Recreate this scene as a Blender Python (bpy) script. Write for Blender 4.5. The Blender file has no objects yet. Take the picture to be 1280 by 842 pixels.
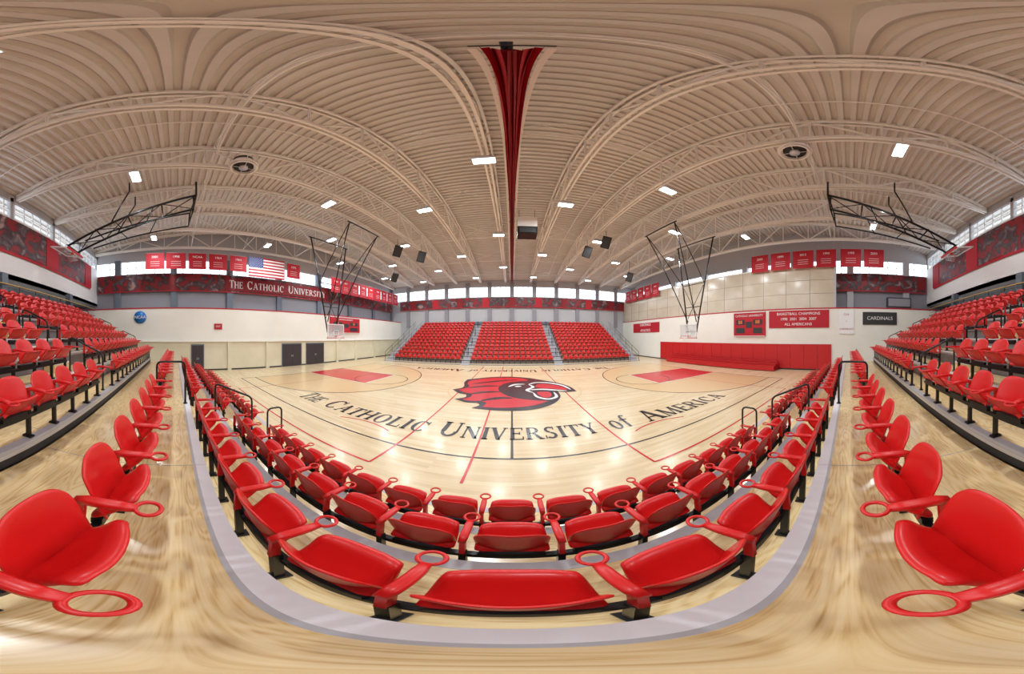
import bpy, math, random
from mathutils import Vector, Matrix
random.seed(7)
sc=bpy.context.scene
COL=sc.collection
# ---------------------------------------------------------------- materials
def mat(name,c,rough=.5,metal=0,coat=0,emit=None,es=0):
    m=bpy.data.materials.new(name);m.use_nodes=True
    b=m.node_tree.nodes['Principled BSDF']
    b.inputs['Base Color'].default_value=(*c,1);b.inputs['Roughness'].default_value=rough
    b.inputs['Metallic'].default_value=metal;b.inputs['Coat Weight'].default_value=coat
    b.inputs['Coat Roughness'].default_value=.12
    if emit: b.inputs['Emission Color'].default_value=(*emit,1);b.inputs['Emission Strength'].default_value=es
    return m
def nodes(m): return m.node_tree.nodes,m.node_tree.links,m.node_tree.nodes['Principled BSDF']
def noisy(name,c1,c2,scale=3,rough=.5,stretch=(1,1,1),coat=0,lo=.35,hi=.65,detail=4,dist=0):
    m=mat(name,c1,rough,coat=coat);n,l,b=nodes(m)
    tc=n.new('ShaderNodeTexCoord');mp=n.new('ShaderNodeMapping');mp.inputs['Scale'].default_value=stretch
    nz=n.new('ShaderNodeTexNoise');nz.inputs['Scale'].default_value=scale;nz.inputs['Detail'].default_value=detail
    nz.inputs['Distortion'].default_value=dist
    cr=n.new('ShaderNodeValToRGB');cr.color_ramp.elements[0].position=lo;cr.color_ramp.elements[1].position=hi
    cr.color_ramp.elements[0].color=(*c1,1);cr.color_ramp.elements[1].color=(*c2,1)
    l.new(tc.outputs['Object'],mp.inputs[0]);l.new(mp.outputs[0],nz.inputs['Vector']);l.new(nz.outputs['Fac'],cr.inputs[0]);l.new(cr.outputs[0],b.inputs['Base Color'])
    return m
# maple court
M_court=mat('maple_court',(.78,.6,.38),.25,coat=.1);n,l,b=nodes(M_court)
tc=n.new('ShaderNodeTexCoord');br=n.new('ShaderNodeTexBrick');br.inputs['Scale'].default_value=1
br.inputs['Brick Width'].default_value=1.6;br.inputs['Row Height'].default_value=.11;br.inputs['Mortar Size'].default_value=.0
br.inputs['Color1'].default_value=(.81,.655,.42,1);br.inputs['Color2'].default_value=(.70,.53,.31,1);br.inputs['Mortar'].default_value=(.6,.45,.3,1)
l.new(tc.outputs['Object'],br.inputs['Vector'])
mp=n.new('ShaderNodeMapping');mp.inputs['Scale'].default_value=(.6,9,1);nz=n.new('ShaderNodeTexNoise');nz.inputs['Scale'].default_value=2
l.new(tc.outputs['Object'],mp.inputs[0]);l.new(mp.outputs[0],nz.inputs['Vector'])
mx=n.new('ShaderNodeMix');mx.data_type='RGBA';mx.blend_type='MULTIPLY';mx.inputs[0].default_value=.2
l.new(br.outputs['Color'],mx.inputs[6]);l.new(nz.outputs['Fac'],mx.inputs[7]);l.new(mx.outputs[2],b.inputs['Base Color'])
M_stain=mat('stained_maple',(.66,.46,.24),.25,coat=.1)
# plywood
M_ply=mat('varnished_plywood',(.7,.48,.22),.24,coat=.2);n,l,b=nodes(M_ply)
tc=n.new('ShaderNodeTexCoord');mp=n.new('ShaderNodeMapping');mp.inputs['Scale'].default_value=(.75,3.6,1)
wv=n.new('ShaderNodeTexNoise');wv.inputs['Scale'].default_value=1.5;wv.inputs['Detail'].default_value=1.2;wv.inputs['Distortion'].default_value=.4
l.new(tc.outputs['Object'],mp.inputs[0]);l.new(mp.outputs[0],wv.inputs['Vector'])
mm=n.new('ShaderNodeMath');mm.operation='MULTIPLY';mm.inputs[1].default_value=60;l.new(wv.outputs['Fac'],mm.inputs[0])
sn=n.new('ShaderNodeMath');sn.operation='SINE';l.new(mm.outputs[0],sn.inputs[0])
m2=n.new('ShaderNodeMapping');m2.inputs['Scale'].default_value=(1.5,40,1);n2=n.new('ShaderNodeTexNoise');n2.inputs['Scale'].default_value=2;n2.inputs['Detail'].default_value=4
l.new(tc.outputs['Object'],m2.inputs[0]);l.new(m2.outputs[0],n2.inputs['Vector'])
ad=n.new('ShaderNodeMath');ad.operation='MULTIPLY_ADD';ad.inputs[1].default_value=.16;l.new(sn.outputs[0],ad.inputs[0]);l.new(n2.outputs['Fac'],ad.inputs[2])
cr=n.new('ShaderNodeValToRGB');e=cr.color_ramp.elements;e[0].position=.28;e[0].color=(.83,.66,.37,1);e[1].position=.84;e[1].color=(.60,.38,.15,1)
x=e.new(.58);x.color=(.77,.575,.28,1)
l.new(ad.outputs[0],cr.inputs[0]);l.new(cr.outputs[0],b.inputs['Base Color'])
M_red=mat('red_plastic',(.62,.008,.008),.36,coat=.03)
M_redpad=mat('red_vinyl',(.52,.010,.012),.45)
M_redpaint=mat('red_floor_paint',(.55,.012,.02),.25,coat=.1)
M_blackpaint=mat('black_floor_paint',(.012,.011,.013),.25,coat=.1)
M_whitepaint=mat('white_floor_paint',(.8,.78,.76),.25,coat=.1)
M_greyfloor=mat('grey_nosing',(.46,.46,.48),.4)
M_whitenose=mat('white_nosing',(.80,.80,.82),.4)
M_black=mat('black_steel',(.012,.012,.013),.35,.3)
M_dark=mat('dark_riser',(.03,.03,.032),.6)
M_alu=mat('aluminium',(.62,.63,.65),.35,.5)
M_beige=mat('beige_painted_steel',(.88,.85,.79),.5)
M_deck=noisy('beige_roof_deck',(.67,.63,.575),(.73,.69,.635),.6,.55)
M_cream=noisy('cream_wall_paint',(.80,.79,.72),(.84,.83,.76),.5,.5)
M_lcream=noisy('pale_block_wall',(.68,.63,.46),(.74,.69,.52),.7,.45)
M_grey=mat('grey_block_wall',(.27,.27,.30),.6)
M_lgrey=mat('light_grey_wall',(.48,.49,.51),.6)
M_grey2=mat('grey_column_paint',(.13,.16,.20),.5)
M_wpaint=mat('white_paint',(.78,.78,.78),.5)
M_panel=noisy('glossy_beige_panel',(.56,.49,.38),(.62,.55,.43),.8,.2,coat=.2)
M_seam=mat('panel_seam',(.40,.34,.27),.5)
M_mural=noisy('mural_banner',(.24,.006,.010),(.12,.08,.09),1.3,.5,(1,1,1),lo=.45,hi=.60,detail=5,dist=.7)
n,l,b=nodes(M_mural); cr=[q for q in n if q.type=='VALTORGB'][0]; x=cr.color_ramp.elements.new(.70); x.color=(.42,.25,.22,1); x=cr.color_ramp.elements.new(.5);x.color=(.03,.015,.02,1)
M_banner=mat('red_banner_cloth',(.45,.005,.018),.65)
M_dred=mat('dark_red_cloth',(.24,.005,.010),.6)
M_white=mat('white_cloth',(.85,.85,.85),.6)
M_blue=mat('navy_cloth',(.02,.035,.16),.6)
M_ncaa=mat('blue_sign',(.01,.16,.50),.4)
M_door=mat('dark_door',(.04,.035,.04),.4)
M_lamp=mat('lamp_panel',(1,1,1),.5,emit=(.93,.97,1),es=14)
try: M_lamp.cycles.emission_sampling='NONE'
except: pass
M_glass=mat('backboard_glass',(.65,.7,.72),.05);nodes(M_glass)[2].inputs['Alpha'].default_value=.35
M_orange=mat('orange_rim',(.75,.08,.01),.4)
M_yellow=mat('oak_handrail',(.62,.40,.12),.4)
M_digit=mat('score_digits',(.1,.01,.01),.4,emit=(1,.25,.05),es=.8)
M_tread=mat('grey_step_tread',(.42,.43,.46),.5)
# ---------------------------------------------------------------- mesh builder
class MB:
    def __init__(s): s.v=[];s.f=[];s.m=[];s.mats=[];s.sm=[]
    def mi(s,m):
        if m not in s.mats: s.mats.append(m)
        return s.mats.index(m)
    def add(s,vs,fs,m,smooth=False):
        o=len(s.v);s.v+=[tuple(v) for v in vs];k=s.mi(m)
        for f in fs: s.f.append([i+o for i in f]);s.m.append(k);s.sm.append(smooth)
    def box(s,x0,x1,y0,y1,z0,z1,m):
        vs=[(x,y,z) for x in(x0,x1) for y in(y0,y1) for z in(z0,z1)]
        s.add(vs,[(0,1,3,2),(4,6,7,5),(0,4,5,1),(2,3,7,6),(0,2,6,4),(1,5,7,3)],m)
    def beam(s,p,q,w,h,m):
        p=Vector(p);q=Vector(q);d=(q-p).normalized();up=Vector((0,0,1))
        if abs(d.z)>.98: up=Vector((0,1,0))
        a=d.cross(up).normalized()*w/2;b_=a.cross(d).normalized()*h/2
        vs=[p-a-b_,p+a-b_,p+a+b_,p-a+b_,q-a-b_,q+a-b_,q+a+b_,q-a+b_]
        s.add(vs,[(0,1,2,3),(7,6,5,4),(0,4,5,1),(1,5,6,2),(2,6,7,3),(3,7,4,0)],m)
    def tube(s,pts,r,m,n=8,closed=False):
        pts=[Vector(p) for p in pts];N=len(pts);vs=[]
        for i,p in enumerate(pts):
            if closed: d=pts[(i+1)%N]-pts[i-1]
            else: d=pts[min(i+1,N-1)]-pts[max(i-1,0)]
            d.normalize();up=Vector((0,0,1)) if abs(d.z)<.9 else Vector((1,0,0))
            if i:
                a=(pa-d*pa.dot(d)); a=a.normalized() if a.length>1e-4 else d.cross(up).normalized()
            else: a=d.cross(up).normalized()
            pa=a;b_=d.cross(a)
            for k in range(n):
                t=2*math.pi*k/n;vs.append(p+a*(r*math.cos(t))+b_*(r*math.sin(t)))
        fs=[]
        for i in range(N if closed else N-1):
            j=(i+1)%N
            for k in range(n): fs.append((i*n+k,i*n+(k+1)%n,j*n+(k+1)%n,j*n+k))
        if not closed: fs.append(tuple(range(n))[::-1]);fs.append(tuple((N-1)*n+k for k in range(n)))
        s.add(vs,fs,m,True)
    def merge(s,o,M=Matrix()):
        off=len(s.v);s.v+=[tuple(M@Vector(v)) for v in o.v]
        for f,k,t in zip(o.f,o.m,o.sm): s.f.append([i+off for i in f]);s.m.append(s.mi(o.mats[k]));s.sm.append(t)
    def mesh(s,name):
        me=bpy.data.meshes.new(name);me.from_pydata(s.v,[],s.f)
        for m in s.mats: me.materials.append(m)
        me.polygons.foreach_set('material_index',s.m);me.polygons.foreach_set('use_smooth',s.sm);me.update();return me
    def obj(s,name,parent=None,loc=None):
        o=bpy.data.objects.new(name,s.mesh(name));COL.objects.link(o)
        if loc:o.location=loc
        if parent:o.parent=parent
        return o
def empty(name,loc=(0,0,0)):
    o=bpy.data.objects.new(name,None);COL.objects.link(o);o.location=loc;return o
def text(s,parent,loc,rot,size,m,name='lettering'):
    c=bpy.data.curves.new(name,'FONT');c.body=s;c.size=size;c.align_x='CENTER';c.align_y='CENTER';c.extrude=.004
    o=bpy.data.objects.new(name,c);COL.objects.link(o);o.location=loc;o.rotation_euler=rot;c.materials.append(m)
    if parent:o.parent=parent
    return o
# ---------------------------------------------------------------- serif glyphs
def L(x0,y0,x1,y1,w):
    w*=1.3;dx,dy=x1-x0,y1-y0
    if abs(dy)<abs(dx)*.2: return [(x0,y0-w/2),(x1,y1-w/2),(x1,y1+w/2),(x0,y0+w/2)]
    return [(x0-w/2,y0),(x0+w/2,y0),(x1+w/2,y1),(x1-w/2,y1)]
def S(x,y,h=.17): return [(x-h,y if y<.5 else y-.07),(x+h,y if y<.5 else y-.07),(x+h,y+.07 if y<.5 else y),(x-h,y+.07 if y<.5 else y)]
def Arc(cx,cy,rx,ry,a0,a1,wt,wn,n=18):
    P=[];wt*=1.25;wn*=1.3
    for i in range(n+1):
        t=math.radians(a0+(a1-a0)*i/n);w=wn+(wt-wn)*abs(math.cos(t))
        P.append(((cx+rx*math.cos(t),cy+ry*math.sin(t)),(cx+(rx-w)*math.cos(t),cy+(ry-min(w,wn+.02))*math.sin(t))))
    return [[P[i][0],P[i+1][0],P[i+1][1],P[i][1]] for i in range(n)]
G={
'T':(.82,[L(.41,0,.41,1,.16),L(.02,.96,.8,.96,.06),L(.045,.74,.045,1,.05),L(.775,.74,.775,1,.05),S(.41,0)]),
'H':(.98,[L(.18,0,.18,1,.16),L(.8,0,.8,1,.16),L(.18,.5,.8,.5,.07),S(.18,0),S(.18,1),S(.8,0),S(.8,1)]),
'E':(.78,[L(.18,0,.18,1,.16),L(.05,.96,.7,.96,.06),L(.05,.04,.72,.04,.06),L(.18,.5,.55,.5,.07),L(.7,.76,.7,1,.05),L(.72,0,.72,.26,.05),L(.55,.38,.55,.62,.05)]),
'C':(.9,Arc(.48,.5,.43,.51,42,318,.17,.06)+[L(.8,.66,.8,1,.06)]),
'O':(.96,Arc(.47,.5,.43,.51,0,360,.17,.05,28)),
'o':(.66,Arc(.32,.33,.29,.35,0,360,.13,.05,24)),
'f':(.6,[L(.17,0,.27,.78,.12),L(.05,.6,.5,.6,.06)]+Arc(.43,.74,.22,.26,40,180,.11,.07,12)),
'A':(.92,[L(.14,0,.46,1,.07),L(.79,0,.45,1,.17),L(.24,.33,.68,.33,.06),S(.14,0,.13),S(.79,0,.17)]),
'L':(.76,[L(.18,0,.18,1,.16),L(.05,.04,.7,.04,.06),L(.7,0,.7,.28,.05),S(.18,1)]),
'I':(.38,[L(.19,0,.19,1,.16),S(.19,0),S(.19,1)]),
'U':(.94,[L(.18,.3,.18,1,.16),L(.77,.3,.77,1,.07),S(.18,1),S(.77,1,.13)]+Arc(.45,.32,.35,.34,180,360,.12,.07)),
'N':(.98,[L(.15,0,.15,1,.07),L(.8,0,.16,1,.17),L(.8,0,.8,1,.07),S(.15,0,.13),S(.15,1,.13),S(.8,1,.13)]),
'V':(.9,[L(.44,0,.13,1,.17),L(.44,0,.77,1,.07),S(.13,1),S(.77,1,.13)]),
'R':(.9,[L(.18,0,.18,1,.16),L(.1,.96,.45,.96,.06),L(.18,.5,.45,.5,.06),L(.8,0,.42,.5,.16),S(.18,0),S(.8,0,.13)]+Arc(.42,.74,.3,.26,-90,90,.15,.06,12)),
'S':(.72,Arc(.36,.745,.29,.26,40,270,.13,.08,14)+Arc(.36,.255,.31,.26,90,-140,.13,.08,14)+[L(.58,.72,.58,1,.05),L(.08,0,.08,.28,.05)]),
'Y':(.86,[L(.43,.42,.12,1,.16),L(.43,.42,.75,1,.07),L(.43,0,.43,.45,.16),S(.43,0),S(.12,1),S(.75,1,.13)]),
'M':(1.14,[L(.14,0,.14,1,.07),L(.54,0,.16,1,.17),L(.54,0,.95,1,.07),L(.97,0,.97,1,.16),S(.14,0,.13),S(.97,0),S(.14,1,.13),S(.97,1,.13)]),
}
def word(mb,s,x0,x1,base,h,m,f,small=.78):
    w=[G[c][0]*(1 if i==0 else small)+.06 for i,c in enumerate(s)];k=(x1-x0)/sum(w);x=x0
    for i,c in enumerate(s):
        q=1 if i==0 else small
        for poly in G[c][1]:
            vs=[f(x+px*q*k,base+py*q*h) for px,py in poly]
            mb.add(vs,[tuple(range(len(vs)))],m)
        x+=w[i]*k
# ---------------------------------------------------------------- dimensions
CZ=2.93;YC=12.2;XE=18.5;XU=20.5;YF=32.5;YN=-7.8;YB=-11
def roof(y): return CZ+11.2-.0060*(y-YC)**2
# ---------------------------------------------------------------- shell
mb=MB();mb.box(-XU,XU,YB,YF,-.2,0,M_court);mb.obj('floor')
P=[];y=YB
while y<YF+.2:
    z=roof(y)
    P+=[(y,z),(y+.15,z),(y+.19,z+.15),(y+.32,z+.15)];y+=.36
vs=[];fs=[]
for i,(y,z) in enumerate(P): vs+=[(-XU-.3,y,z),(XU+.3,y,z)]
for i in range(len(P)-1): fs.append((2*i,2*i+1,2*i+3,2*i+2))
mb=MB();mb.add(vs,fs,M_deck);mb.obj('ceiling')
def endwall(sx,name):
    s=sx
    def bx(mb,a,b,*r): mb.box(min(s*a,s*b),max(s*a,s*b),*r)
    mb=MB();bx(mb,XE,XU,YB,YF,2.55,5.45,M_cream);bx(mb,XE,XU,YB,YF,0,2.55,M_lcream if s<0 else M_cream)
    bx(mb,XE-.03,XE,YB,YF,5.40,5.5,M_banner)
    bx(mb,XE,XU,YB,YF,5.45,5.5,M_lgrey)
    mb.obj(name)
    mb=MB();wz0,wz1=9.2,10.6
    bx(mb,XU,XU+.25,YB,YF,5.5,wz0,M_grey)
    y=YB
    while y<YF-.01:
        y2=min(y+1.5,YF);zt=max(roof(y),roof(y2))+.16
        bx(mb,XU,XU+.25,y,y2,wz1,zt,M_lgrey);y=y2
    y=YB
    while y<=YF:
        bx(mb,XU-.25,XU+.25,max(y-.3,YB),min(y+.3,YF),5.5,wz1+.1,M_grey2 if s<0 else M_lgrey);y+=5.43
    mb.obj(name+'_upper')
    mb=MB();y=YB
    while y<YF: bx(mb,XU+.08,XU+.14,y,y+.06,wz0,wz1,M_wpaint);y+=.9
    for z in (wz0,(wz0+wz1)/2,wz1-.05): bx(mb,XU+.08,XU+.14,YB,YF,z,z+.05,M_wpaint)
    mb.obj('window_'+('1' if s<0 else '2'))
    mb=MB();bx(mb,XU-.3,XU-.26,YN+.2,YF-.4,7.35,9.05,M_mural);bx(mb,XU-.33,XU-.3,YN+.2,YF-.4,7.3,7.38,M_banner);mb.obj('mural_banner')
endwall(-1,'wall_left');endwall(1,'wall_right')
# far wall
mb=MB();mb.box(-XU,XU,YF,YF+.25,0,9.1,M_lgrey);mb.box(-XU,XU,YF,YF+.25,10.7,roof(YF)+.2,M_lgrey)
x=-20.4
while x<=20.5: mb.box(x-.3,x+.3,YF-.2,YF,4.5,11.4,M_grey);x+=3.4
mb.box(-13.6,13.6,YF-.25,YF,4.9,5.25,M_grey2)
mb.obj('wall_far')
mb=MB();x=-XU
while x<XU: mb.box(x,x+.06,YF+.08,YF+.14,9.1,10.7,M_wpaint);x+=.85
for z in (9.1,9.9,10.65): mb.box(-XU,XU,YF+.08,YF+.14,z,z+.05,M_wpaint)
mb.obj('window_3')
mb=MB();mb.box(-XE,XE,YF-.3,YF-.22,7.45,8.95,M_mural);mb.box(-XE,XE,YF-.33,YF-.3,7.4,7.5,M_banner)
for i in range(9): mb.box(-16+i*4-.5,-16+i*4+.5,YF-.34,YF-.3,7.5,8.9,M_banner if i%2 else M_dred)
mb.obj('mural_banner')
mb=MB();mb.box(-XU,XU,YN-.25,YN,6.1,9.95,M_wpaint);mb.box(-XU,XU,YN-.25,YN,11.2,roof(YN)+.2,M_lgrey)
mb.box(-XU,XU,YB,YN,6.1,6.3,M_wpaint)
x=-XU
while x<XU+.1: mb.box(max(-XU,x-.12),min(XU,x+.12),YN-.25,YN+.0,9.9,11.5,M_lgrey);x+=4.1
mb.obj('wall_near_upper')
mb=MB();mb.box(-XE,XE,YN+.01,YN+.06,7.5,9.8,M_mural);mb.box(-XE,XE,YN+.06,YN+.08,7.45,7.6,M_banner)
for i in range(7): mb.box(-18+i*6-.7,-18+i*6+.7,YN+.06,YN+.09,7.6,9.8,M_banner)
mb.obj('mural_banner')
mb=MB();x=-XU
while x<XU: mb.box(x,x+.05,YN-.15,YN-.08,9.95,11.2,M_wpaint);x+=.8
for z in (9.95,10.55,11.15): mb.box(-XU,XU,YN-.15,YN-.08,z,z+.05,M_wpaint)
mb.obj('window_4')
mb=MB();mb.box(-XU,XU,YB-.2,YB,0,6.3,M_lgrey);mb.obj('wall_near')
for cx in (-13.9,-7.2,0,7.2,13.9):
    mb=MB();mb.box(cx-.2,cx+.2,YN+.1,YN+.5,4.56,6.1,M_grey2);mb.box(cx-.26,cx+.26,YN+.04,YN+.56,4.56,4.7,M_grey2);mb.obj('steel_column')
mb=MB();mb.box(-XE,-XE+.03,YB,YF,0,.12,M_dark);mb.obj('baseboard_left')
mb=MB();mb.box(XE-.03,XE,YB,YF,0,.12,M_dark);mb.obj('baseboard_right')
# ---------------------------------------------------------------- roof trusses
TX=[-.97+3.78*k for k in range(-5,6)]
def lowz(y): return CZ+8.95-.0012*(y-YC)**2
mb=MB();ya,yb=YN+.1,YF-.1;N=18
for i in range(N):
    y0=ya+(yb-ya)*i/N;y1=ya+(yb-ya)*(i+1)/N
    a0,a1=(0,y0,lowz(y0)),(0,y1,lowz(y1));b0,b1=(0,y0,roof(y0)-.1),(0,y1,roof(y1)-.1)
    for dx in(-.10,.10):
        mb.beam((dx,*a0[1:]),(dx,*a1[1:]),.09,.18,M_beige);mb.beam((dx,*b0[1:]),(dx,*b1[1:]),.09,.18,M_beige)
    mb.beam(a0,b0,.07,.07,M_beige)
    if i%2: mb.beam(a0,b1,.08,.08,M_beige)
    else: mb.beam(b0,a1,.08,.08,M_beige)
tm=mb.mesh('roof_truss')
for x in TX:
    o=bpy.data.objects.new('roof_truss',tm);COL.objects.link(o);o.location=(x,0,0)
mb=MB()
for y in (-5,1.5,6.5,12.2,18,24,29):
    mb.tube([(TX[0],y,lowz(y)+.12),(TX[-1],y,lowz(y)+.12)],.03,M_beige,6)
    for i in range(10):
        x0,x1=TX[i],TX[i+1];mb.tube([(x0,y,lowz(y)+.1),(x1,y,roof(y)-.12)],.02,M_beige,6);mb.tube([(x1,y,lowz(y)+.1),(x0,y,roof(y)-.12)],.02,M_beige,6)
for x in (-6.5,5.2,12.5,-14): mb.tube([(x,YN+.2,roof(YN)-.2)]+[(x,y,roof(y)-.2) for y in range(-6,32,2)],.035,M_beige,6)
mb.obj('truss_bridging')
# ---------------------------------------------------------------- lamps
LE=215
def lamp(x,y):
    zt=lowz(y)-.05;z=10.95
    e=empty('high_bay_lamp',(x,y,z))
    mb=MB();mb.box(-.42,.42,-.2,.2,0,.1,M_wpaint);mb.box(-.3,.3,-.14,.14,.1,.26,M_alu)
    mb.box(-.38,.38,-.17,.17,-.015,0,M_lamp)
    mb.tube([(-.3,0,.25),(-.3,0,zt-z)],.012,M_alu,5);mb.tube([(.3,0,.25),(.3,0,zt-z)],.012,M_alu,5)
    mb.obj('lamp_body',e)
    ld=bpy.data.lights.new('lamp_light','AREA');ld.shape='RECTANGLE';ld.size=.76;ld.size_y=.34;ld.energy=LE;ld.color=(.90,.96,1)
    lo=bpy.data.objects.new('lamp_light',ld);COL.objects.link(lo);lo.location=(0,0,-.03);lo.parent=e
for k in range(-4,5):
    x=-.97+3.78*k
    for y in ((-1.6,7.4,15.6,23.8) if k%2==0 else (11,19.8,28)): lamp(x,y)
# ---------------------------------------------------------------- court markings
def flat(mb,pts,z,m): mb.add([(x,y,z) for x,y in pts],[tuple(range(len(pts)))],m)
def seg(mb,x0,y0,x1,y1,w,z,m):
    d=Vector((x1-x0,y1-y0)).normalized()*w/2;nx,ny=-d.y,d.x
    flat(mb,[(x0+nx,y0+ny),(x0-nx,y0-ny),(x1-nx,y1-ny),(x1+nx,y1+ny)],z,m)
def ring(mb,cx,cy,r,w,a0,a1,z,m,n=64):
    for i in range(n):
        t0=math.radians(a0+(a1-a0)*i/n);t1=math.radians(a0+(a1-a0)*(i+1)/n)
        flat(mb,[(cx+(r-w/2)*math.cos(t0),cy+(r-w/2)*math.sin(t0)),(cx+(r+w/2)*math.cos(t0),cy+(r+w/2)*math.sin(t0)),
                 (cx+(r+w/2)*math.cos(t1),cy+(r+w/2)*math.sin(t1)),(cx+(r-w/2)*math.cos(t1),cy+(r-w/2)*math.sin(t1))],z,m)
mb=MB();B=M_blackpaint;HW=7.62;HL=14.33
for y in (YC-HW,YC+HW): seg(mb,-HL,y,HL,y,.06,.004,B)
for s in (-1,1):
    seg(mb,s*HL,YC-HW,s*HL,YC+HW,.06,.004,B)
    cx=s*(HL-1.6)
    pts=[(s*HL,YC-6.5)]+[(cx-s*6.6*math.cos(math.radians(t)),YC+6.5*math.sin(math.radians(t))) for t in range(-90,91,5)]+[(s*HL,YC+6.5)]
    flat(mb,pts,.002,M_stain)
    ring(mb,cx,YC,6.6,.06,90 if s>0 else -90,270 if s>0 else 90,.005,B)
    for t in(-6.6,6.6): seg(mb,s*HL,YC+t,cx,YC+t,.06,.005,B)
    x0,x1=sorted((s*HL,s*(HL-5.8)))
    flat(mb,[(x0,YC-1.83),(x1,YC-1.83),(x1,YC+1.83),(x0,YC+1.83)],.006,M_redpaint)
    for t in(-1.83,1.83): seg(mb,x0,YC+t,x1,YC+t,.06,.008,M_whitepaint)
    seg(mb,s*(HL-5.8),YC-1.83,s*(HL-5.8),YC+1.83,.06,.008,M_whitepaint)
    ring(mb,s*(HL-5.8),YC,1.83,.05,0,360,.0075,B)
    seg(mb,s*2.75,3.5,s*2.75,20.9,.055,.006,M_redpaint)
    seg(mb,s*2.75,3.5,s*11.5,3.5,.055,.006,M_redpaint);seg(mb,s*2.75,20.9,s*11.5,20.9,.055,.006,M_redpaint)
    seg(mb,s*11.5,3.5,s*11.5,20.9,.04,.003,M_redpaint)
    ring(mb,s*4.4,3.5,2.0,.05,60,120,.006,M_redpaint,24)
seg(mb,-.85,3.5,-.85,20.9,.055,.006,M_redpaint)
seg(mb,0,YC-HW,0,YC+HW,.06,.005,B)
ring(mb,.15,11.8,3.6,.05,0,360,.005,M_stain,72)
for (s0,x0,x1) in (('THE',-8.75,-7.35),('CATHOLIC',-6.95,-2.45),('UNIVERSITY',-2.1,2.55),('of',2.95,3.8),('AMERICA',4.2,8.75)):
    sml=.78 if s0!='of' else 1
    word(mb,s0,x0,x1,5.62,1.1,B,lambda u,v:(u,v,.009),sml)
    word(mb,s0,x0,x1,-(2*YC-5.62),1.1,B,lambda u,v:(-u,-v,.009),sml)
mb.obj('court_markings')
# cardinal head logo
mb=MB()
def sm(pts,n=6,closed=True):
    out=[];N=len(pts)
    for i in range(N if closed else N-1):
        if closed: q=[pts[(i+k)%N] for k in(-1,0,1,2)]
        else: q=[pts[max(0,min(N-1,i+k))] for k in(-1,0,1,2)]
        p0,p1,p2,p3=[Vector(a) for a in q]
        for j in range(n):
            t=j/n;out.append(tuple(.5*((2*p1)+(p2-p0)*t+(2*p0-5*p1+4*p2-p3)*t*t+(3*p1-p0-3*p2+p3)*t**3)))
    if not closed: out.append(tuple(pts[-1]))
    return out
from mathutils.geometry import tessellate_polygon
def blob(pts,z,m,n=6):
    q=sm(pts,n) if n else pts;tr=tessellate_polygon([[Vector((a,b,0)) for a,b in q]])
    mb.add([(a,b,z) for a,b in q],[tuple(t) for t in tr],m)
def ribbon(pts,w,z,m,n=8):
    q=[Vector(a) for a in sm(pts,n,False)];N=len(q)
    l=[];r=[]
    for i,p in enumerate(q):
        d=(q[min(i+1,N-1)]-q[max(i-1,0)]).normalized();nn=Vector((-d.y,d.x));t=i/(N-1);ww=w*(math.sin(math.pi*min(1,max(0,t)))**.6+.05)/2
        l.append(p+nn*ww);r.append(p-nn*ww)
    for i in range(N-1): flat(mb,[tuple(r[i]),tuple(r[i+1]),tuple(l[i+1]),tuple(l[i])],z,m)
R=M_redpaint;Wt=M_whitepaint
def runs(rr,n=6):
    out=[]
    for r in rr: out+=sm(r,n,False)[:-1]
    return out
outer=runs([[(-3.0,14.3),(-1.6,15.3),(-.2,15.6),(1.1,15.1),(2.0,14.2),(2.8,13.2),(3.3,12.0),(3.35,10.8)],
 [(3.35,10.8),(2.75,10.8),(2.4,11.1)],[(2.4,11.1),(2.3,10.0),(1.8,9.0),(.9,8.3),(-.3,8.15),(-1.6,8.35)],
 [(-1.6,8.35),(-1.35,8.8),(-1.5,9.1)],[(-1.5,9.1),(-2.0,9.1),(-2.6,9.5)],[(-2.6,9.5),(-2.2,9.9),(-2.25,10.4)],
 [(-2.25,10.4),(-2.7,10.6),(-3.2,11.3)],[(-3.2,11.3),(-2.8,11.8),(-2.8,12.4)],[(-2.8,12.4),(-3.0,13.3),(-3.0,14.3)]])
blob(outer,.012,B,0)
red=runs([[(-2.75,13.95),(-1.5,14.95),(-.1,15.2),(.7,14.85),(1.1,14.15)],[(1.1,14.15),(.3,13.85),(-.4,13.3),(-.75,12.2),(-.6,11.1),(.0,10.1),(.9,9.6),(1.6,9.35)],
 [(1.6,9.35),(.8,8.75),(-.3,8.5),(-1.2,8.55)],[(-1.2,8.55),(-1.1,9.1),(-1.4,9.4)],[(-1.4,9.4),(-1.9,9.35),(-2.25,9.55)],[(-2.25,9.55),(-1.95,10.1),(-2.05,10.6)],
 [(-2.05,10.6),(-2.5,10.85),(-2.85,11.3)],[(-2.85,11.3),(-2.5,11.9),(-2.5,12.4)],[(-2.5,12.4),(-2.75,13.1),(-2.75,13.95)]])
blob(red,.015,R,0)
for p in ([(-2.4,12.9),(-1.6,13.5),(-.6,14.1),(.4,14.4)],[(-2.45,11.8),(-1.8,12.3),(-1.2,12.5),(-.7,12.5)],[(-2.1,10.5),(-1.6,10.9),(-1.1,11.1),(-.6,11.1)],[(-1.4,9.4),(-.9,9.8),(-.4,10.0),(.0,9.9)]):
    ribbon(p,.34,.018,B)
blob([(1.35,12.2),(1.6,12.95),(2.2,12.85),(2.75,12.2),(3.0,11.4),(2.7,11.3),(2.3,11.6),(1.8,11.8)],.016,R,5)
blob([(1.3,11.0),(1.8,11.05),(1.95,10.8),(1.9,10.2),(1.6,9.9),(1.35,10.3)],.016,R,5)
ribbon([(1.0,12.9),(1.5,13.4),(2.3,13.2),(2.95,12.3),(3.15,11.2)],.22,.02,Wt)
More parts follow.
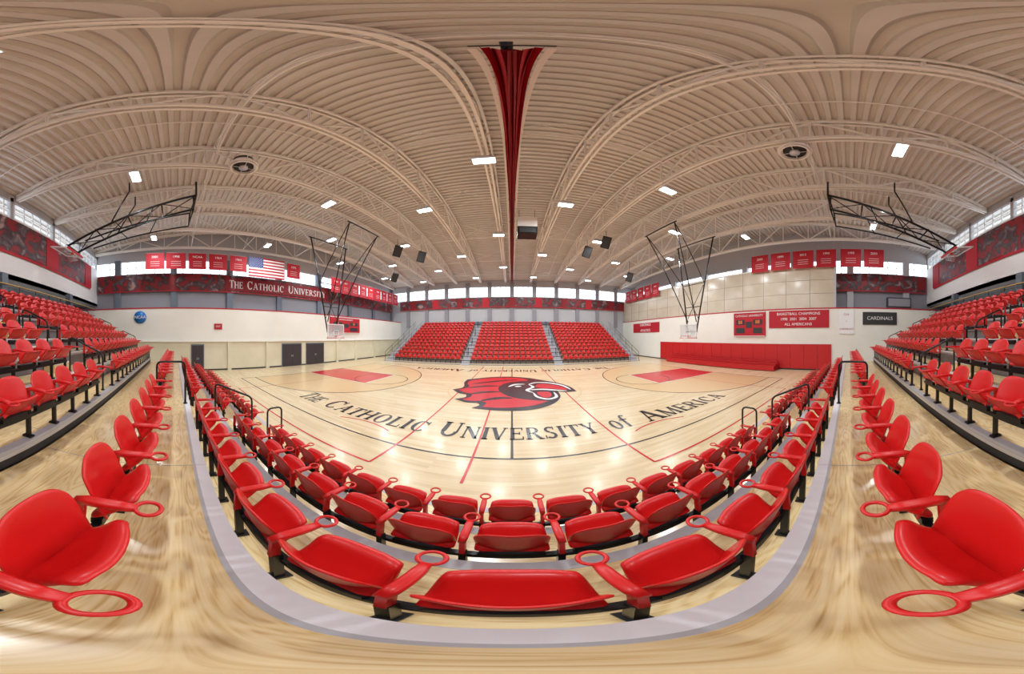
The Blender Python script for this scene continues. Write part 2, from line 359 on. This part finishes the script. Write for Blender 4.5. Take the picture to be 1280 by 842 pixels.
ribbon([(.8,11.5),(1.6,11.6),(2.2,11.35),(2.9,10.98)],.24,.02,Wt)
ribbon([(1.1,10.9),(1.2,10.1),(1.65,9.65),(2.1,10.0),(2.15,10.9)],.18,.02,Wt)
ribbon([(1.0,12.9),(1.2,12.2),(.8,11.5),(1.1,10.9)],.18,.02,Wt)
ribbon([(-.2,12.3),(.2,12.95),(.8,13.0)],.22,.02,Wt);blob([(.15,12.4),(.35,12.6),(.55,12.45),(.35,12.25)],.022,Wt,3)
mb.obj('cardinal_court_logo')
# ---------------------------------------------------------------- stadium seat
def evalmesh(mbx,solid,off=0,sub=1):
    me=mbx.mesh('tmp');o=bpy.data.objects.new('tmp',me);COL.objects.link(o)
    s=o.modifiers.new('s','SOLIDIFY');s.thickness=solid;s.offset=off
    u=o.modifiers.new('u','SUBSURF');u.levels=sub;u.render_levels=sub
    dg=bpy.context.evaluated_depsgraph_get();ev=o.evaluated_get(dg).to_mesh()
    r=MB();r.add([v.co[:] for v in ev.vertices],[tuple(p.vertices) for p in ev.polygons],mbx.mats[0],True)
    bpy.data.objects.remove(o);return r
def grid(f,nu,nv,m):
    g=MB();vs=[f(-1+2*i/nu,j/nv) for j in range(nv+1) for i in range(nu+1)]
    g.add(vs,[(j*(nu+1)+i,j*(nu+1)+i+1,(j+1)*(nu+1)+i+1,(j+1)*(nu+1)+i) for j in range(nv) for i in range(nu)],m);return g
def fback(u,v):
    w=.225*(1+.04*math.sin(v*3));z=.42+.43*v-(.085*abs(u)**4)*(v**2)
    y=.10*(1-v)**1.3+.07*u*u*(1-.3*v)-.02*v**6
    return (w*u*(1-.06*v**8),y,z)
TILT=math.radians(52)
def fpan(u,v):
    s=.325*v-.04*abs(u)**4*v**3
    h=-.028*math.sin(v*math.pi*.9)+.04*u*u-(.05*max(0,(v-.82)/.18)**2)-(.03*max(0,(abs(u)-.85)/.15)**2)
    y=.09+s*math.cos(TILT)-h*math.sin(TILT);z=.42+s*math.sin(TILT)+h*math.cos(TILT)
    return (.232*u*(1-.08*v**4),y,z)
seat=MB()
seat.merge(evalmesh(grid(fback,10,8,M_red),.02))
seat.merge(evalmesh(grid(fpan,10,8,M_red),.032))
seat.box(-.2,.2,.07,.13,.35,.40,M_black)
arm=MB()
prof=[(.03,.645,.024,.020),(.09,.665,.028,.022),(.24,.665,.028,.020),(.31,.66,.022,.015)]
vs=[];fs=[]
for (y,z,w,t) in prof: vs+=[(-w,y,z-t),(w,y,z-t),(w,y,z+t*.6),(w*.6,y,z+t),(-w*.6,y,z+t),(-w,y,z+t*.6)]
for i in range(3):
    for k in range(6): fs.append((i*6+k,i*6+(k+1)%6,(i+1)*6+(k+1)%6,(i+1)*6+k))
fs+=[tuple(range(6))[::-1],tuple(18+k for k in range(6))]
arm.add(vs,fs,M_red,True)
arm.tube([(.054*math.cos(t*math.pi/12),.36+.054*math.sin(t*math.pi/12),.66) for t in range(24)],.0115,M_red,8,True)
arm.beam((0,.05,.42),(0,.06,.65),.035,.05,M_red)
arm.beam((0,.07,0.0),(0,.06,.43),.045,.055,M_black);arm.box(-.04,.04,-.0,.13,0,.025,M_black)
SP=.58
def rowmesh(n,skip=None):
    r=MB();x0=-(n-1)/2*SP
    for i in range(n):
        if i!=skip: r.merge(seat,Matrix.Translation((x0+i*SP,0,0)))
    for i in range(n+1): r.merge(arm,Matrix.Translation((x0+(i-.5)*SP,0,0)))
    r.beam((x0-SP/2,.10,.325),(-x0+SP/2,.10,.325),.05,.05,M_black)
    return r.mesh('seat_row_mesh')
R15=rowmesh(15);R14=rowmesh(14);R15s=rowmesh(15,7)
CX=5.45+14*SP/2
def seatrow(y,z,flip=False,mid=None):
    for x,me in ((0,mid or R15),(-CX,R14),(CX,R14)):
        o=bpy.data.objects.new('stadium_seat_row',me);COL.objects.link(o);o.location=(x,y,z+.006)
        if flip:o.rotation_euler=(0,0,math.pi)
# near bleacher
E=[2.75,1.93,1.13,.33]+[-1.57-.8*i for i in range(8)]
Z=[.1,.52,.94,1.36]+[1.62+.42*i for i in range(8)]
BX=13.65
mb=MB()
for r in range(11):
    y1,y0=E[r],E[r+1];z=Z[r]
    mb.box(-BX,BX,y0,y1,z-.05,z,M_ply)
    mb.box(-BX,BX,y1-.11,y1+.004,z-.055,z+.004,M_whitenose if r==3 or r>4 else M_greyfloor)
    if r==3: mb.box(-BX,BX,y1-.14,y1-.11,z-.05,z+.003,M_greyfloor)
    mb.box(-BX,BX,y1-.06,y1-.03,(Z[r-1] if r else 0),z-.05,M_dark if r<5 else M_grey)
    if r>=4: mb.box(-BX,BX,y1-.03,y1+.0,z-.11,z-.055,M_alu)
    for s in(-1,1): mb.box(*sorted((s*BX,s*(BX-.04))),y0,y1,0,z-.05,M_lgrey)
for r in range(11):
    for x in (-12,-8,-2.3,2.3,8,12): mb.box(x-.003,x+.003,E[r+1],E[r]+.005,Z[r],Z[r]+.0045,M_greyfloor)
mb.obj('near_bleacher_platform')
mb=MB()
for s in(-1,1):
    for r in range(1,11):
        if r==4: continue
        zz=(Z[r]+Z[r-1])/2;xa,xb=sorted((s*4.5,s*5.3));y1=E[r]
        mb.box(xa,xb,y1+.01,y1+.32,Z[r-1]+.006,zz,M_ply);mb.box(xa,xb,y1+.26,y1+.325,zz-.03,zz+.004,M_whitenose)
mb.obj('aisle_steps')
for r in range(11):
    yr=E[r+1]+.05 if r<3 else (-.47 if r==3 else E[r]-.15)
    seatrow(yr,Z[r],mid=R15s if r==3 else None)
mb=MB();mb.box(-XE,XE,YB,E[11],4.36,4.56,M_lgrey);mb.obj('concourse_slab')
mb=MB();yy=E[11]-.08
x=-13.6
while x<=13.7:
    mb.tube([(x,yy,4.56),(x,yy,5.5)],.022,M_black,6);x+=1.36
for z in (4.75,4.95,5.15,5.35): mb.tube([(-18.4,yy,z),(18.4,yy,z)],.012,M_black,6)
mb.tube([(-18.4,yy,5.52),(18.4,yy,5.52)],.035,M_yellow,8);mb.obj('concourse_railing')
# far bleacher
EF=[21.8+.8*i for i in range(13)];ZF=[.1+.39*i for i in range(12)]
mb=MB()
for r in range(12):
    y0,y1=EF[r],EF[r+1];z=ZF[r]
    mb.box(-BX,BX,y0,y1,z-.05,z,M_ply);mb.box(-BX,BX,y0-.004,y0+.1,z-.055,z+.004,M_greyfloor)
    mb.box(-BX,BX,y0+.03,y0+.06,(ZF[r-1] if r else 0),z-.05,M_grey)
    for s in(-1,1): mb.box(*sorted((s*BX,s*(BX-.04))),y0,y1,0,z-.05,M_lgrey)
mb.box(-BX,BX,EF[12],YF-.3,ZF[11]-.05,ZF[11],M_lgrey)
mb.obj('far_bleacher_platform')
mb=MB()
for s in(-1,1):
    for r in range(0,12):
        zb=ZF[r-1] if r else 0
        xa,xb=sorted((s*4.45,s*5.35));mb.box(xa,xb,EF[r]-.34,EF[r]-.01,zb+.006,(ZF[r]+zb)/2,M_tread);mb.box(xa,xb,EF[r],EF[r]+.46,ZF[r]+.005,ZF[r]+.012,M_tread)
        xa,xb=sorted((s*(BX+.05),s*(BX+1.2)))
        mb.box(xa,xb,EF[r],EF[r]+.8,0,ZF[r],M_tread)
mb.obj('aisle_steps')
for r in range(12): seatrow(EF[r]+.72,ZF[r],True)
mb=MB()
for s in(-1,1):
    for xo in (BX+.02,BX+1.25):
        x=s*xo
        for r in range(0,12,2): mb.tube([(x,EF[r]+.4,ZF[r]),(x,EF[r]+.4,ZF[r]+1.0)],.02,M_black,6)
        for h in(.5,1.0): mb.tube([(x,EF[0]+.4,ZF[0]+h),(x,EF[11]+.4,ZF[11]+h)],.02,M_black,6)
mb.obj('bleacher_side_railing')
def rail(x,y0,z0,y1,z1,h=.9,name='aisle_handrail'):
    mb=MB();z0+=.004;z1+=.004
    def rnd(c,p0,p1,r=.13,n=5):
        c=Vector(c);d0=(Vector(p0)-c).normalized()*r;d1=(Vector(p1)-c).normalized()*r
        return [tuple((c+d0)*(1-t)**2+c*2*t*(1-t)+(c+d1)*t*t) for t in [i/n for i in range(n+1)]]
    A=(x,y0,z0);Bp=(x,y0,z0+h);C=(x,y1,z1+h);D=(x,y1,z1)
    mb.tube([A]+rnd(Bp,A,C)+rnd(C,Bp,D)+[D],.024,M_black,8)
    mb.tube([A,(x,y0,z0+.02)],.05,M_black,8);mb.tube([D,(x,y1,z1+.02)],.05,M_black,8)
    mb.obj(name)
for s in(-1,1):
    x=s*4.9
    rail(x,E[0]-.1,Z[0],E[0]-.5,Z[0],.95)
    rail(x,E[1]-.1,Z[1],E[2]-.2,Z[2]);rail(x,E[3]-.1,Z[3],E[3]-.75,Z[3],1.0)
    for r in (4,6,8): rail(x,E[r]-.15,Z[r],E[r+1]-.25,Z[r+1])
    for r in (5,7,9): rail(s*(BX-.2),E[r]-.15,Z[r],E[r+1]-.25,Z[r+1])
for s in(-1,1):
    for r in (1,4,7,10): rail(s*4.9,EF[r]+.5,ZF[r],EF[r]+1.2,ZF[min(r+1,11)] if r<11 else ZF[r])
# ---------------------------------------------------------------- divider curtain
mb=MB();st=[1.9,2.6,3.5,5,7,9,12,15,18,21,24,27,31.5];K=20
vs=[];fs=[]
for j,y in enumerate(st):
    w=.32-.028*min(j,6);dz=.75-.07*min(j,6)
    top=lowz(y)
    for i in range(K+1):
        u=-1+2*i/K
        z=top-.05-dz*(1-abs(u)**1.5)-.16*math.cos(i*math.pi)*(1-.5*abs(u))
        vs.append((u*w+.03*math.sin(i*2.1+y*.5),y,z))
for j in range(len(st)-1):
    for i in range(K):
        a=j*(K+1)+i;fs.append((a,a+1,a+K+2,a+K+1))
mb.add(vs,fs,M_banner,False)
mb.tube([(-.05,1.75,lowz(2)+.1),(-.05,31.6,lowz(31)+.1)],.06,M_black,8)
for y in st[1:]: mb.box(-.22,.22,y-.02,y+.02,lowz(y)-.02,lowz(y)+.02,M_black)
for q in(-1,1):
    mb.tube([(q*.02,1.9,lowz(2)-.95),(q*.05,3.5,lowz(3.5)-.85)]+[(q*.06,y,lowz(y)-.55) for y in st[4:]],.022,M_dred,6)
    mb.beam((q*.38,2,lowz(2)),(q*.25,7,lowz(7)),.10,.05,M_beige);mb.beam((q*.25,7,lowz(7)),(q*.23,31,lowz(31)),.10,.05,M_beige)
mb.tube([(-.4,1.9,lowz(2)),(.4,1.9,lowz(2))],.03,M_dark,8)
mb.obj('divider_curtain')
# ---------------------------------------------------------------- basketball goals
def backboard(mb,M):
    t=MB();t.box(-.915,.915,-.02,.02,0,1.07,M_glass)
    for a in ((-.93,.93,-.03,.03,-.03,.03),(-.93,.93,-.03,.03,1.04,1.1),(-.93,-.87,-.03,.03,0,1.07),(.87,.93,-.03,.03,0,1.07)): t.box(*a,M_wpaint)
    t.box(-.95,.95,-.06,.05,-.08,-.02,M_redpad)
    for a in ((-.3,.3,-.035,-.02,.15,.2),(-.3,.3,-.035,-.02,.57,.62),(-.3,-.25,-.035,-.02,.15,.62),(.25,.3,-.035,-.02,.15,.62)): t.box(*a,M_wpaint)
    t.tube([(.23*math.cos(k*math.pi/12),-.38+.23*math.sin(k*math.pi/12),.15) for k in range(24)],.013,M_orange,6,True)
    t.box(-.1,.1,-.16,-.02,.1,.17,M_orange)
    for k in range(12):
        a=k*math.pi/6;b_=(k+1)*math.pi/6
        for q in (a,b_):
            t.tube([(.22*math.cos(a),-.38+.22*math.sin(a),.15),(.15*math.cos(q+.26),-.38+.15*math.sin(q+.26),-.1),(.12*math.cos(q),-.38+.12*math.sin(q),-.28)],.006,M_white,4)
    mb.merge(t,M)
for s in(-1,1):
    mb=MB();xb=s*(HL-1.22)
    backboard(mb,Matrix.Translation((xb,YC,2.9))@Matrix.Rotation(s*-math.pi/2,4,'Z'))
    xm=xb+s*.5
    for dy in(-.4,.4):
        mb.tube([(xb+s*.03,YC+dy,3.2),(xm,YC+dy*1.2,3.5)],.03,M_black);mb.tube([(xb+s*.03,YC+dy,3.8),(xm,YC+dy*1.2,3.9)],.03,M_black)
        mb.tube([(xm,YC+dy*1.2,3.3),(xm+s*.3,YC+dy*5,11.6)],.06,M_black)
        mb.tube([(xm,YC+dy*1.2,4.2),(xm-s*3.6,YC+dy*4,11.6)],.045,M_black)
        mb.tube([(xm+s*.15,YC+dy*3,7.5),(xm-s*3.6,YC+dy*4,11.6)],.035,M_black)
    for z,k in ((3.4,1.25),(5.5,2.1),(7.5,3)):
        mb.tube([(xm+s*.1,YC-.4*k,z),(xm+s*.1,YC+.4*k,z)],.035,M_black)
    mb.tube([(xm+s*.1,YC-.6,4.5),(xm+s*.15,YC+1.1,7.3)],.025,M_black);mb.tube([(xm+s*.1,YC+.6,4.5),(xm+s*.15,YC-1.1,7.3)],.025,M_black)
    mb.tube([(xm-s*3.6,YC-1.8,11.6),(xm-s*3.6,YC+1.8,11.6)],.05,M_black);mb.tube([(xm+s*.3,YC-2.2,11.6),(xm+s*.3,YC+2.2,11.6)],.05,M_black)
    mb.obj('basketball_goal')
    mb=MB();X=s*10.9;q=.35
    for dx in(-.75,.75):
        mb.tube([(X+dx,1.0,11.2-q),(X+dx*.8,-5.6,8.6-q)],.065,M_black);mb.tube([(X+dx,-2.2,11.3),(X+dx*.85,-3.2,9.5-q)],.04,M_black)
        mb.tube([(X+dx,1.0,11.2-q),(X+dx,.7,9.9-q),(X+dx*.8,-4.6,8.7-q)],.045,M_black)
        mb.tube([(X+dx,1.0,11.2-q),(X+dx,1.0,11.9)],.05,M_black)
        mb.tube([(X+dx,-2.2,11.3),(X+dx,-2.2,12.0)],.04,M_black)
        mb.tube([(X+dx,-1,10.1),(X+dx*.9,-1.4,9.0)],.03,M_black);mb.tube([(X+dx,-3,9.3),(X+dx*.9,-2.6,8.8)],.03,M_black)
    for t in (0,.25,.5,.75,1):
        y=1.0-6.6*t;z=11.2-q-2.6*t;mb.tube([(X-.75,y,z),(X+.75,y,z)],.04,M_black)
    for t in (0,.25,.5,.75):
        y=1.0-6.6*t;z=11.2-q-2.6*t;mb.tube([(X-.72,y,z),(X+.7,y-1.65,z-.65)],.028,M_black);mb.tube([(X+.72,y,z),(X-.7,y-1.65,z-.65)],.028,M_black)
    mb.tube([(X-.75,.7,9.9-q),(X+.75,.7,9.9-q)],.04,M_black)
    backboard(mb,Matrix.Translation((X,-5.5,8.35-q))@Matrix.Rotation(math.radians(75),4,'X'))
    mb.obj('folded_basketball_goal')
# ---------------------------------------------------------------- hanging things
e=empty('center_speaker_cluster',(.95,13.6,10.1))
mb=MB();mb.box(-.6,.6,-.5,.5,.3,1.05,M_beige);mb.box(-.62,.62,-.52,.52,-.25,.28,M_black);mb.box(-.5,.5,-.56,-.52,-.2,.2,M_dark)
for x in(-.5,.5): mb.tube([(x,0,1.0),(x,0,2.0)],.015,M_black,5)
mb.obj('speaker_box',e)
for (x,y,a,tz) in ((-9.2,15.6,.5,10.6),(-7.9,17.6,.3,10.5),(7.0,14.9,-.5,10.7),(6.3,17.2,-.3,10.6),(-12.5,20.5,.6,9.8),(12.5,20.5,-.6,9.8)):
    mb=MB();t=MB();t.box(-.34,.34,-.3,.3,-.5,.5,M_black);t.box(-.28,.28,-.32,-.3,-.44,.44,M_dark)
    mb.merge(t,Matrix.Rotation(a,4,'Z')@Matrix.Rotation(.5,4,'X')@Matrix.Rotation(.3,4,'Y'));mb.tube([(0,0,.3),(0,0,11.8-tz)],.02,M_black,5)
    mb.obj('hanging_speaker',loc=(x,y,tz))
for (x,y) in ((-7.9,2.6),(7.0,1.8)):
    mb=MB()
    for z,r in ((0,.5),(.1,.55),(.35,.42)): mb.tube([(r*math.cos(k*math.pi/16),r*math.sin(k*math.pi/16),z) for k in range(32)],.05,M_beige,6,True)
    mb.tube([(0,0,.05),(0,0,.6)],.4,M_dark,24);mb.tube([(0,0,-.05),(0,0,.1)],.18,M_alu,16)
    for k in range(4): 
        a=k*math.pi/2;mb.tube([(0,0,.0),(.5*math.cos(a),.5*math.sin(a),.0)],.02,M_alu,5);mb.tube([(.5*math.cos(a),.5*math.sin(a),.0),(.5*math.cos(a),.5*math.sin(a),1.9)],.015,M_beige,5)
    mb.obj('ceiling_exhaust_fan',loc=(x,y,11.3))
# pennants
def wallrot(s): return (math.pi/2,0,math.pi/2) if s<0 else (math.pi/2,0,-math.pi/2)
def pennant(s,y0,y1,z0,z1,txt,x=18.3):
    yc=(y0+y1)/2;X=s*x;e=empty('championship_banner',(X,yc,(z0+z1)/2));h=(z1-z0)/2;w=(y1-y0)/2
    mb=MB();mb.box(-.015,.015,-w,w,-h,h,M_banner);mb.tube([(0,-w,h),(0,w,h)],.02,M_alu,6)
    for q in(-w*.8,w*.8): mb.tube([(0,q,h),(0,q,h+.9)],.006,M_alu,4)
    for k in range(3): mb.box(-.022,.022,-w*.5,w*.5,-h*.1-k*.2,-h*.1-k*.2+.025,M_white)
    mb.obj('cloth',e)
    text(txt,e,(-s*.022,0,h*.5),wallrot(s),.3,M_white)
def py(px): return XE/math.tan(math.radians(abs(px-640)/4.6778))
ed=[(182,206),(207,233),(235,258),(260,284),(286,308),(357,374)]
for a,b_ in ed: pennant(-1,py(a)+.05,py(b_)-.05,8.95,10.5,random.choice(['1964','1998','2001','NCAA','1975']))
for i in range(9): pennant(-1,16.3+i*1.65,17.8+i*1.65,8.2+0,10.0,random.choice(['1964','1998','2001','2004']))
for a,b_ in ((940,962),(964,989),(991,1018),(1020,1046),(1050,1077),(1079,1105)): pennant(1,py(b_)+.05,py(a)-.05,9.15,10.9,random.choice(['1999','2003','2007','2012']))
for i in range(5): pennant(1,22.4+i*1.8,24.0+i*1.8,8.6,10.5,random.choice(['1964','1998','2001']))
# flag
e=empty('american_flag',(-18.3,8.35,9.6));mb=MB();W=3.7;H=2.0
for i in range(13): mb.box(-.01,.01,-W/2,W/2,H/2-(i+1)*H/13,H/2-i*H/13,M_banner if i%2==0 else M_white)
mb.box(-.014,.014,-W/2,-W/2+W*.4,H/2-7*H/13,H/2,M_blue)
for r in range(9):
    for c in range(6 if r%2==0 else 5):
        yy_=-W/2+W*.4*((c+.5+(.5 if r%2 else 0))/6);zz=H/2-7*H/13*(r+.5)/9
        pts=[(.017,yy_+ (.045 if k%2==0 else .018)*math.sin(k*math.pi/5),zz+(.045 if k%2==0 else .018)*math.cos(k*math.pi/5)) for k in range(10)];mb.add(pts,[tuple(range(10))],M_white)
for q in(-1.7,1.7): mb.tube([(0,q,1),(0,q,2.0)],.006,M_alu,4)
mb.obj('flag_cloth',e)
mb=MB()
for s0,a,b_ in (('THE',5.2,6.6),('CATHOLIC',7.0,11.2),('UNIVERSITY',11.7,17.0)): word(mb,s0,a,b_,7.75,.85,M_white,lambda u,v:(-20.10,u,v),.85)
mb.box(-20.15,-20.12,4.8,17.4,7.5,8.8,M_dred);mb.obj('university_name_sign')
# ---------------------------------------------------------------- left wall details
for i,(a,b_) in enumerate(((353,376),(383,404),(240,254))):
    y0,y1=py(a),py(b_);mb=MB();x=-XE+.002
    mb.box(x,x+.05,y0-.08,y1+.08,0,2.3,M_grey2);mb.box(x+.05,x+.08,y0,(y0+y1)/2-.01,0.02,2.2,M_door);mb.box(x+.05,x+.08,(y0+y1)/2+.01,y1,0.02,2.2,M_door)
    for q in(-.08,.05): mb.box(x+.08,x+.12,(y0+y1)/2+q,(y0+y1)/2+q+.03,.95,1.15,M_alu)
    mb.obj('door_%d'%(i+1))
mb=MB()
for y in (4.6,8.3,17.2,20.5,24.5): mb.box(-XE,-XE+.12,y,y+.35,0,2.5,M_lcream)
mb.box(-XE,-XE+.16,YN,YF,2.5,2.62,M_cream);mb.obj('trim_1')
def board(s,y0,y1,z0,z1,title,name='scoreboard'):
    X=s*(XE-.09);e=empty(name,(X,(y0+y1)/2,(z0+z1)/2));w=(y1-y0)/2;h=(z1-z0)/2
    mb=MB();mb.box(-.08,.08,-w,w,-h,h,M_banner)
    a,b_=sorted((-s*.08,-s*.10))
    for zz in(-h,h-.05): mb.box(a,b_,-w,w,zz,zz+.05,M_wpaint)
    for cy in(-w*.55,w*.55):
        mb.box(a,b_,cy-w*.28,cy+w*.28,-h*.05,h*.38,M_dark);mb.box(a,b_,cy-w*.28,cy+w*.28,-h*.75,-h*.3,M_dark)
        text('88',e,(-s*.11,cy,h*.165),wallrot(s),h*.4,M_digit,'digits')
    mb.box(a,b_,-w*.18,w*.18,-h*.3,h*.2,M_dark)
    mb.obj('board_case',e);text(title,e,(-s*.11,0,h*.7),wallrot(s),h*.24,M_white)
board(1,7.55,10.9,3.0,5.3,'CATHOLIC UNIVERSITY');board(-1,16.2,21.3,3.4,5.3,'CATHOLIC UNIVERSITY')
def sign(s,y0,y1,z0,z1,m,txts,size,tm,name='wall_banner'):
    X=s*(XE-.04);e=empty(name,(X,(y0+y1)/2,(z0+z1)/2));w=(y1-y0)/2;h=(z1-z0)/2;mb=MB();mb.box(-.03,.03,-w,w,-h,h,m);mb.obj('panel',e)
    for k,t in enumerate(txts): text(t,e,(-s*.035,0,h*(.6-1.2*k/max(1,len(txts)-1)) if len(txts)>1 else 0),wallrot(s),size,tm)
sign(1,1.7,7.2,3.75,5.3,M_banner,['BASKETBALL CHAMPIONS','1998  2001  2004  2007','ALL AMERICANS'],.34,M_white)
sign(1,-.45,.85,3.2,5.3,M_white,['CUA','*','CARDINALS'],.22,M_banner)
sign(1,-4.2,-1.2,4.0,5.1,M_dark,['CARDINALS'],.42,M_white)
sign(1,22.5,29,3.6,5.0,M_banner,['CARDINALS','ATHLETICS'],.5,M_white)
sign(-1,3.4,4.1,3.6,4.1,M_banner,['EXIT'],.2,M_white)
mb=MB();mb.tube([(-XE,-3.05,4.65),(-XE+.06,-3.05,4.65)],.55,M_ncaa,40);o=mb.obj('blue_disc_sign');
text('NCAA',None,(-XE+.07,-3.05,4.65),wallrot(-1),.36,M_white,'ncaa_lettering').parent=o
mb=MB();y=1.5
while y<22.2: mb.box(XE-.09,XE-.035,y+.01,y+1.21,.13,2.3,M_redpad);y+=1.22
mb.obj('wall_safety_pads')
mb=MB()
mb.box(16.95,XE-.12,6.2,19.4,.05,.12,M_redpad)
for i in range(3):
    mb.box(17.0+i*.42,17.3+i*.42,6.2,19.4,.40+i*.16,.46+i*.16,M_redpad)
    mb.box(17.02+i*.42,17.05+i*.42,6.2,19.4,.1,.40+i*.16,M_redpad)
y=6.3
while y<19.4: mb.box(17.05,XE-.14,y,y+.05,0,.4,M_dred);y+=1.6
mb.obj('retracted_bleacher_bench')
mb=MB();mb.box(XE+.1,XE+.2,1.2,YF-.3,5.5,9.3,M_panel)
y=1.2
while y<YF: mb.box(XE+.08,XE+.1,y,y+.03,5.5,9.3,M_seam);y+=2.2
for z in(6.8,8.05): mb.box(XE+.08,XE+.1,1.2,YF-.3,z,z+.03,M_seam)
mb.box(XE+.05,XE+.25,1.1,1.3,5.5,9.4,M_lgrey);mb.box(XE+.05,XE+.25,1.1,YF-.3,9.3,9.42,M_beige)
mb.obj('beige_partition_panels')
mb=MB();mb.box(XE+.2,XE+.8,-5.6,-3.4,5.51,6.5,M_dark);mb.box(XE+.18,XE+.2,-5.5,-3.5,5.7,6.4,M_grey);mb.obj('equipment_cabinet')
# ---------------------------------------------------------------- world + camera
w=bpy.data.worlds.new('World');sc.world=w;w.use_nodes=True;bg=w.node_tree.nodes['Background'];bg.inputs[0].default_value=(.80,.89,1,1);bg.inputs[1].default_value=3.2
cd=bpy.data.cameras.new('camera');cam=bpy.data.objects.new('camera',cd);COL.objects.link(cam);sc.camera=cam
cam.location=(0,0,CZ);cam.rotation_euler=(math.pi/2,0,0);cd.type='PANO';cd.clip_start=.02;cd.clip_end=200
hf=math.radians(1280/842*90)
for t in (getattr(cd,'cycles',None),cd):
    try:
        t.panorama_type='EQUIRECTANGULAR';t.longitude_min=-hf;t.longitude_max=hf;t.latitude_min=-math.pi/2;t.latitude_max=math.pi/2
    except Exception as ex: print('pano',ex)
sc.view_settings.view_transform='Standard'
sc.view_settings.exposure=0
